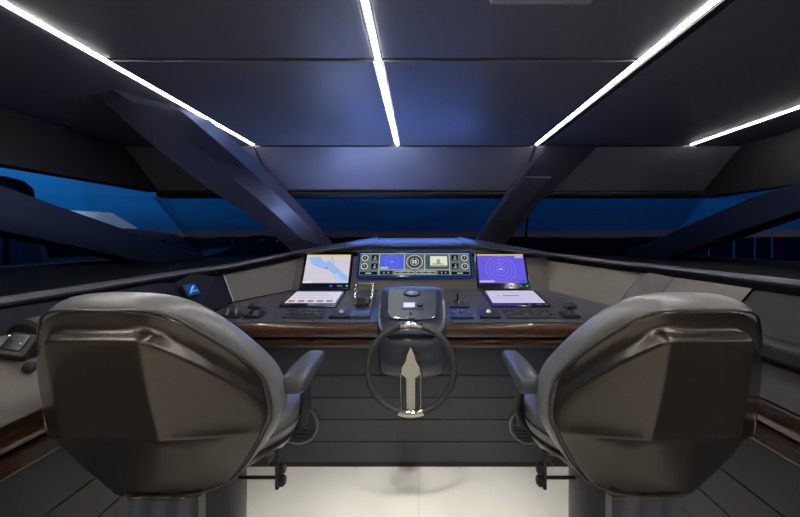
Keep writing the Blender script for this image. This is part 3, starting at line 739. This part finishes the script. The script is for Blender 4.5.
# ================================================================== CHAIRS
S = .86
half = [
 [(0, .930, 1.082), (.125, .930, 1.079), (.19, .975, 1.03), (.256, 1.045, .95), (.300, 1.110, .872)],
 [(0, .936, 1.060), (.121, .936, 1.058), (.186, .982, 1.008), (.257, 1.058, .92), (.311, 1.124, .835)],
 [(0, .934, 1.034), (.114, .933, 1.034), (.181, .978, .982), (.257, 1.059, .89), (.317, 1.130, .805)],
 [(0, .908, 1.020), (.108, .906, 1.020), (.178, .955, .966), (.256, 1.045, .870), (.321, 1.128, .784)],
 [(0, .930, .92), (.110, .922, .92), (.186, .985, .88), (.262, 1.060, .82), (.322, 1.13, .76)],
 [(0, .966, .805), (.119, .955, .80), (.20, 1.020, .775), (.268, 1.085, .755), (.320, 1.13, .735)],
 [(0, .968, .772), (.124, .957, .768), (.205, 1.020, .742), (.265, 1.080, .722), (.306, 1.122, .706)],
 [(0, .995, .745), (.126, .990, .742), (.200, 1.045, .716), (.252, 1.093, .698), (.290, 1.134, .676)],
 [(0, 1.055, .64), (.120, 1.055, .64), (.172, 1.095, .625), (.215, 1.125, .615), (.248, 1.150, .61)],
 [(0, 1.13, .525), (.105, 1.13, .525), (.140, 1.145, .53), (.165, 1.155, .535), (.190, 1.168, .545)]]

def chair(cx, m, side, lab, kx=1.0):
    def T(x, y, z): return Vector((S*(cx+m*x*kx), S*y, EYE+S*(z-EYE)))
    root = thing('helm_chair', lab, 'chair', (S*cx, S*1.30, 0), 'helm chairs')
    # back shell
    bm = BM(); grid = []
    for row in half:
        full = [(-x, y, z) for x, y, z in row[:0:-1]] + list(row)
        grid.append([bm.verts.new(T(*p)) for p in full])
    cr = bm.edges.layers.float.new('crease_edge')
    for a, b in zip(grid, grid[1:]):
        for i in range(len(a)-1): bm.faces.new((a[i], a[i+1], b[i+1], b[i]))
    bmesh.ops.recalc_face_normals(bm, faces=bm.faces[:])
    if sum(f.normal.y for f in bm.faces) > 0: bmesh.ops.reverse_faces(bm, faces=bm.faces[:])
    KEEP.add(id(bm))
    bm.edges.ensure_lookup_table()
    for r, row in enumerate(grid):
        for i in range(len(row)-1):
            e = bm.edges.get((row[i], row[i+1]))
            if e: e[cr] = {2: .35, 3: .6, 6: .75, 0: .9, 9: .9}.get(r, 0)
        for i in (3, 5):
            if r+1 < len(grid) and 2 <= r <= 6:
                e = bm.edges.get((row[i], grid[r+1][i]))
                if e: e[cr] = .75
    edge = [v.co.copy() for v in grid[0]] + [g[-1].co.copy() for g in grid[1:]] + [v.co.copy() for v in grid[-1][-2::-1]] + [g[0].co.copy() for g in grid[-2:0:-1]]
    o = link('back_shell', bm, M['shell'], root, 170)
    md = o.modifiers.new('thick', 'SOLIDIFY'); md.thickness = .022; md.offset = -1
    md = o.modifiers.new('sub', 'SUBSURF'); md.levels = 2; md.render_levels = 3
    # piping round the shell
    bm = BM(); top = edge[:]
    n = len(top); sm = []
    for i in range(n):
        p0, p1, p2, p3 = top[i-1], top[i], top[(i+1) % n], top[(i+2) % n]
        for k in range(4):
            q = k/4; sm.append(.5*((2*p1)+(-p0+p2)*q+(2*p0-5*p1+4*p2-p3)*q*q+(-p0+3*p1-3*p2+p3)*q**3))
    tube(bm, [p+Vector((0, .004, 0)) for p in sm], .0032, 8, closed=True, ref=(0, 1, 0)); link('shell_piping', bm, M['piping'], root, 170)
    # back cushion: rounded pad in front of the shell
    loop = edge[:]                                   # around the shell
    cen = sum(loop, Vector())/len(loop)
    def ring(ex, fy):
        res = []
        for i, p in enumerate(loop):
            a, b = loop[i-1], loop[(i+1) % len(loop)]
            t = (b-a); nn = Vector((t.z, 0, -t.x)); nn.normalize()
            if nn.dot(Vector((p.x-cen.x, 0, p.z-cen.z))) < 0: nn = -nn
            low = max(0, min(1, (p.z-.66)/.12))
            top_ = max(0, min(1, (p.z-.95)/.12))
            res.append(p+nn*(ex*(.45+.55*low)*(1+1.2*top_))+Vector((0, fy, 0)))
        return res
    bm = BM()
    rings = loft(bm, [ring(-.02, .012), ring(.006, .008), ring(.013, .03), ring(.016, .065), ring(.008, .10), ring(-.016, .125), ring(-.06, .128)], cap=False)
    for rg, fy in ((rings[0], .03), (rings[-1], .10)):
        c0 = bm.verts.new(sum((v.co for v in rg), Vector())/len(rg)+Vector((0, .02, 0)))
        for i in range(len(rg)): bm.faces.new((rg[i], rg[(i+1) % len(rg)], c0))
    o = link('back_cushion', bm, M['leather'], root, 170)
    md = o.modifiers.new('sub', 'SUBSURF'); md.levels = 1; md.render_levels = 2
    # seat pan and cushion
    def rbox(x0, x1, y0, y1, z0, z1, r, mt, name, seg=4, par=None):
        bm = BM(); a = T(x0, y0, z0); b = T(x1, y1, z1); c = (a+b)/2
        box(bm, c, (abs(b.x-a.x), abs(b.y-a.y), abs(b.z-a.z)), 0, r, seg); return link(name, bm, mt, par or root, 50)
    def plan(z, k, ins=0):
        base = [(.19, 1.168), (.262, 1.215), (.312, 1.30), (.325, 1.40), (.322, 1.50), (.29, 1.575), (.20, 1.60), (0, 1.605)]
        cp = base+[(-x, y) for x, y in base[-2::-1]]
        n_ = len(cp); pts = []
        for i_ in range(n_):
            p0, p1, p2, p3 = [Vector((*cp[(i_+d_) % n_], 0)) for d_ in (-1, 0, 1, 2)]
            for q_ in range(4):
                q = q_/4; v = .5*((2*p1)+(p2-p0)*q+(2*p0-5*p1+4*p2-p3)*q*q+(3*p1-p0-3*p2+p3)*q**3)
                f = k-ins/.3
                pts.append(T(v.x*f, 1.38+(v.y-1.38)*f, z))
        return pts
    bm = BM()
    loft(bm, [plan(.600, 1, .03), plan(.605, 1, .008), plan(.622, 1), plan(.660, 1), plan(.684, 1, .012), plan(.694, 1, .045)])
    seat = link('seat_cushion', bm, M['leather'], root, 60)
    bm = BM(); tube(bm, plan(.640, 1.01), .004, 8, closed=True); link('seat_piping', bm, M['leather2'], seat, 170)
    bm = BM()
    loft(bm, [plan(.515, .62), plan(.535, .76), plan(.565, .92), plan(.592, .985), plan(.603, .97)])
    link('seat_pan', bm, M['shell'], root, 60)
    # armrests
    for s in (-1, 1):
        ax = .355 if s > 0 else -.30
        bm = BM(); secs = []
        for y, hw, hh, dz_ in ((1.205, .026, .014, .004), (1.21, .036, .022, .007), (1.23, .041, .027, .009), (1.35, .040, .025, .010), (1.50, .037, .022, .004), (1.57, .033, .018, .0), (1.595, .025, .012, -.001)):
            pr = []
            for k in range(16):
                a = 2*PI*k/16; ca, sa = math.cos(a), math.sin(a)
                pr.append(T(ax-.05*(y-1.2)*(1 if s > 0 else 0)+hw*math.copysign(abs(ca)**.55, ca), y, .795+dz_+hh*math.copysign(abs(sa)**.55, sa)))
            secs.append(pr)
        loft(bm, secs); arm = link('armrest', bm, M['leather2'], root, 60)
        bm = BM(); a = T(ax-s*.005, 1.36, .775); b = T(ax-s*.012, 1.40, .66); c = T(ax-s*.03, 1.40, .60)
        tube(bm, [a, b, c], [.020, .017, .016], 12); link('arm_post', bm, M['dark'], arm, 60)
    # pedestal
    zt = T(0, 0, .53).z; px_, py_ = S*cx, S*1.32
    bm = BM(); lathe(bm, (px_, py_, 0), (0, 0, 1), [(.20, 0), (.20, .02), (.17, .035), (.142, .06), (.136, .3), (.136, zt-.01)], 40); link('pedestal', bm, M['darkgrey'], root, 40)
    # leather pouch hung behind the pedestal
    bm = BM(); rows = []
    x0, x1 = S*cx-.065, S*cx+.105
    x0, x1 = (x0, x1) if m > 0 else (S*cx-.105, S*cx+.065)
    yb = S*1.135
    for j in range(6):
        z = zt-.006-.055*j; rr = []
        for k in range(17):
            f = k/16; rr.append((x0+(x1-x0)*f, yb-.010-.010*math.sin(f*19+j*.9)*min(1, .2+j*.25)-.012*math.sin(PI*f)*j/5, z))
        rows.append(rr)
    secs = [r+[(p[0], yb+.02, p[2]) for p in r[::-1]] for r in rows]
    loft(bm, secs); pouch = link('leather_pouch', bm, M['leather2'], root, 60)
    bm = BM(); tube(bm, [rows[0][0]]+rows[0][1:], .004, 8); link('pouch_hem', bm, M['piping'], pouch, 60)
    # adjustment bracket under the inner side
    lx, ly = .285, 1.30
    bm = BM(); a = T(lx, ly-.012, .625); b = T(lx-.008, ly+.012, .440); c = (a+b)/2
    box(bm, c, (abs(b.x-a.x)+.004, abs(b.y-a.y), abs(b.z-a.z)), 0, .003); br = link('adjuster_bracket', bm, M['dark'], root)
    for z in (.505, .465):
        bm = BM(); lathe(bm, T(lx, ly, z), (m, 0, 0), [(.010, 0), (.016, .004), (.016, .012), (.010, .018)], 16); link('knob', bm, M['dark'], br, 40)
    bm = BM(); tube(bm, [T(lx-.01, ly, .475), T(lx-.16, ly, .475)], .005, 8); link('adjuster_rod', bm, M['dark'], br, 60)
    bm = BM(); a = T(lx-.02, ly-.05, .60); b = T(lx-.13, ly+.08, .535); c = (a+b)/2
    box(bm, c, (abs(b.x-a.x), abs(b.y-a.y), abs(b.z-a.z)), 0, .006); link('adjuster_housing', bm, M['dark'], br)
    return root
chair(-.74, 1, 'left', 'grey leather helm chair with glossy moulded back, left of the steering wheel')
chair(.662, -1, 'right', 'grey leather helm chair with glossy moulded back, right of the steering wheel', .91)

# ================================================================== CEILING LIGHTS
for i, (x, lab, y0) in enumerate(zip(LX, ('long white ceiling light line at far left, above the left chair', 'white ceiling light line at the middle, above the steering wheel', 'long white ceiling light line right of the middle one, above the right chair', 'short white ceiling light line at far right, over the right window'), (-2.4, -2.4, -2.4, -2.4))):
    t = thing('ceiling_light', lab, 'ceiling light', (x, .3, CZ-.012), 'light lines in the ceiling')
    bm = BM(); box(bm, (x, (y0+YB)/2, CZ+.001), (.013 if i < 3 else .007, YB-y0-.02, .010)); link('diffuser', bm, M['strip'], t)
    bm = BM()
    for s in (-1, 1): box(bm, (x+s*.0145, (y0+YB)/2, CZ+.012), (.004, YB-y0-.02, .024))
    box(bm, (x, (y0+YB)/2, CZ+.022), (.033, YB-y0-.02, .004))
    link('channel', bm, M['darkgrey'], t)
    if i == 2:
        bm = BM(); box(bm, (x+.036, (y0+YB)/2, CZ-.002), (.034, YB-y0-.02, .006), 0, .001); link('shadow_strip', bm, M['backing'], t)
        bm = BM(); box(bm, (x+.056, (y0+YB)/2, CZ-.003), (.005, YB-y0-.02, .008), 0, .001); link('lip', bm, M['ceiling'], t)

# ================================================================== OUTSIDE
bm = BM(); box(bm, (0, 2000, -4.2), (9000, 4600, .2)); o = link('sea', bm, M['sea']); o['kind'] = 'structure'
# low dark shore line
bm = BM(); random.seed(3)
for (xa, xb, Y, hmx) in ((-2600, -350, 1500, 13), (-350, 2600, 1700, 9)):
    n = 60; A = []; B = []; Cc = []
    for k in range(n+1):
        x = xa+(xb-xa)*k/n; h = 4+hmx*(.35+.3*math.sin(k*.5)+.2*math.sin(k*1.7)+.12*random.random())
        A.append((x, Y, -4.1)); B.append((x, Y+60, h)); Cc.append((x, Y+260, -4.1))
    quadstrip(bm, A, B); quadstrip(bm, B, Cc)
o = link('shore', bm, M['land'], smooth=170); o['kind'] = 'structure'
# moored yacht seen through the left window
def yacht(loc, rz, s, label, name='moored_yacht'):
    t = thing(name, label, 'boat', loc); Rm = Matrix.Rotation(rz, 3, 'Z'); L = Vector(loc)
    def q(p): return L+Rm @ (Vector(p)*s)
    bm = BM(); secs = []
    for x, hw, zk, zd in ((-8, 1.9, .3, 2.0), (-4, 2.2, -.3, 2.1), (1, 2.2, -.4, 2.3), (5, 1.5, 0, 2.7), (8, .15, 1.2, 3.1)):
        secs.append([q((x, -hw, zd)), q((x, -hw*.75, zk)), q((x, hw*.75, zk)), q((x, hw, zd))])
    loft(bm, secs); link('hull', bm, M['darkgrey'], t)
    bm = BM(); loft(bm, [[q((x, -h, 2.1)), q((x, -h*.8, z)), q((x, h*.8, z)), q((x, h, 2.1))] for x, h, z in ((-6.5, 1.7, 4.2), (-2, 1.8, 4.4), (1.5, 1.5, 4.1), (4.5, .9, 2.5))]); ca = link('cabin', bm, M['darkgrey'], t)
    for k in range(3):
        for sd in (-1, 1):
            bm = BM(); box(bm, q((-5.2+2.3*k, sd*1.66, 3.3)), (1.7*s, .08*s, .75*s), 0, 0, 2, Rm); link('cabin_window', bm, M['bezel'], ca)
    bm = BM(); loft(bm, [[q((x, -h, 4.3)), q((x, -h*.8, z)), q((x, h*.8, z)), q((x, h, 4.3))] for x, h, z in ((-5.5, .9, 5.3), (-2.5, .9, 5.3), (-.8, .6, 4.5))]); link('flybridge', bm, M['hull'], t)
    d = bpy.data.lights.new('deck_lamp', 'POINT'); d.energy = 600; d.color = (.55, .72, 1); d.shadow_soft_size = .5
    lo = bpy.data.objects.new('deck_lamp', d); C.objects.link(lo); lo.location = q((-1, -5, 7)); 
    return t
yacht((-25.6, 37.0, -4.1), 1.30, 1.42, 'white motor yacht moored outside beyond the left window')
# dark tender dome at far left
t = thing('radar_dome', 'dark rounded dome outside the upper left window', 'dome', (-12.8, 12.2, -4.1))
bm = BM(); lathe(bm, (-12.8, 12.2, 2.28), (0, 0, 1), [(.72, 0), (.8, .2), (.76, .55), (.55, .78), (.2, .88), (.01, .89)], 28); link('dome', bm, M['shelf'], t, 60)
bm = BM(); tube(bm, [(-12.6, 12.2, -4.1), (-12.6, 12.2, 2.15)], .10, 12); link('dome_post', bm, M['darkgrey'], t, 60)
# sailing boats with bare masts off the right side
for i, (px, Y, top) in enumerate(((709, 60, 195), (734, 52, 196), (755, 70, 205), (772, 85, 214))):
    X = (px-419)/400*Y; H = EYE+(239-top)/400*Y
    t = thing('sailing_boat', ('sailing boat with a bare mast, leftmost beyond the right window', 'sailing boat with a bare mast, second from the left beyond the right window', 'sailing boat with a bare mast, third from the left beyond the right window', 'sailing boat with a bare mast, rightmost beyond the right window')[i], 'boat', (X, Y, -4.1), 'sailing boats at anchor')
    bm = BM(); loft(bm, [[(X+x, Y-h, -2.9), (X+x, Y-h*.6, -4.3), (X+x, Y+h*.6, -4.3), (X+x, Y+h, -2.9)] for x, h in ((-4.5, .9), (-1, 1.5), (2, 1.3), (5, .1))]); link('hull', bm, M['land'], t)
    bm = BM(); tube(bm, [(X, Y, -3.2), (X, Y, H+1)], .10, 8); link('mast', bm, M['mast'], t, 60)
    bm = BM(); tube(bm, [(X-1.0, Y, 3.0), (X+1.0, Y, 3.0)], .05, 6); link('spreader', bm, M['mast'], t, 60)
    bm = BM(); tube(bm, [(X, Y, -1.9), (X-3.6, Y, -1.8)], .12, 8); link('boom', bm, M['land'], t, 60)
# harbour lights along the far shore
random.seed(11)
for k, (px, py_) in enumerate(((232, 241), (262, 240), (277, 242))):
    Y = 900; X = (px-419)/400*Y; Z = EYE+(239-py_)/400*Y
    t = thing('harbour_lamp', 'tiny warm lamp post on the dark far shore, %s of three beyond the left window' % ('leftmost', 'middle', 'rightmost')[k], 'lamp', (X, Y, -4.1), 'harbour lamps on the far shore')
    bm = BM(); tube(bm, [(X, Y, -4.1), (X, Y, max(Z, -3.0))], .25, 6); link('post', bm, M['land'], t)
    bm = BM(); bmesh.ops.create_uvsphere(bm, u_segments=8, v_segments=6, radius=.8, matrix=Matrix.Translation((X, Y, max(Z, -3.0)))); link('lamp_head', bm, em(255, 190, 120, .6), t)
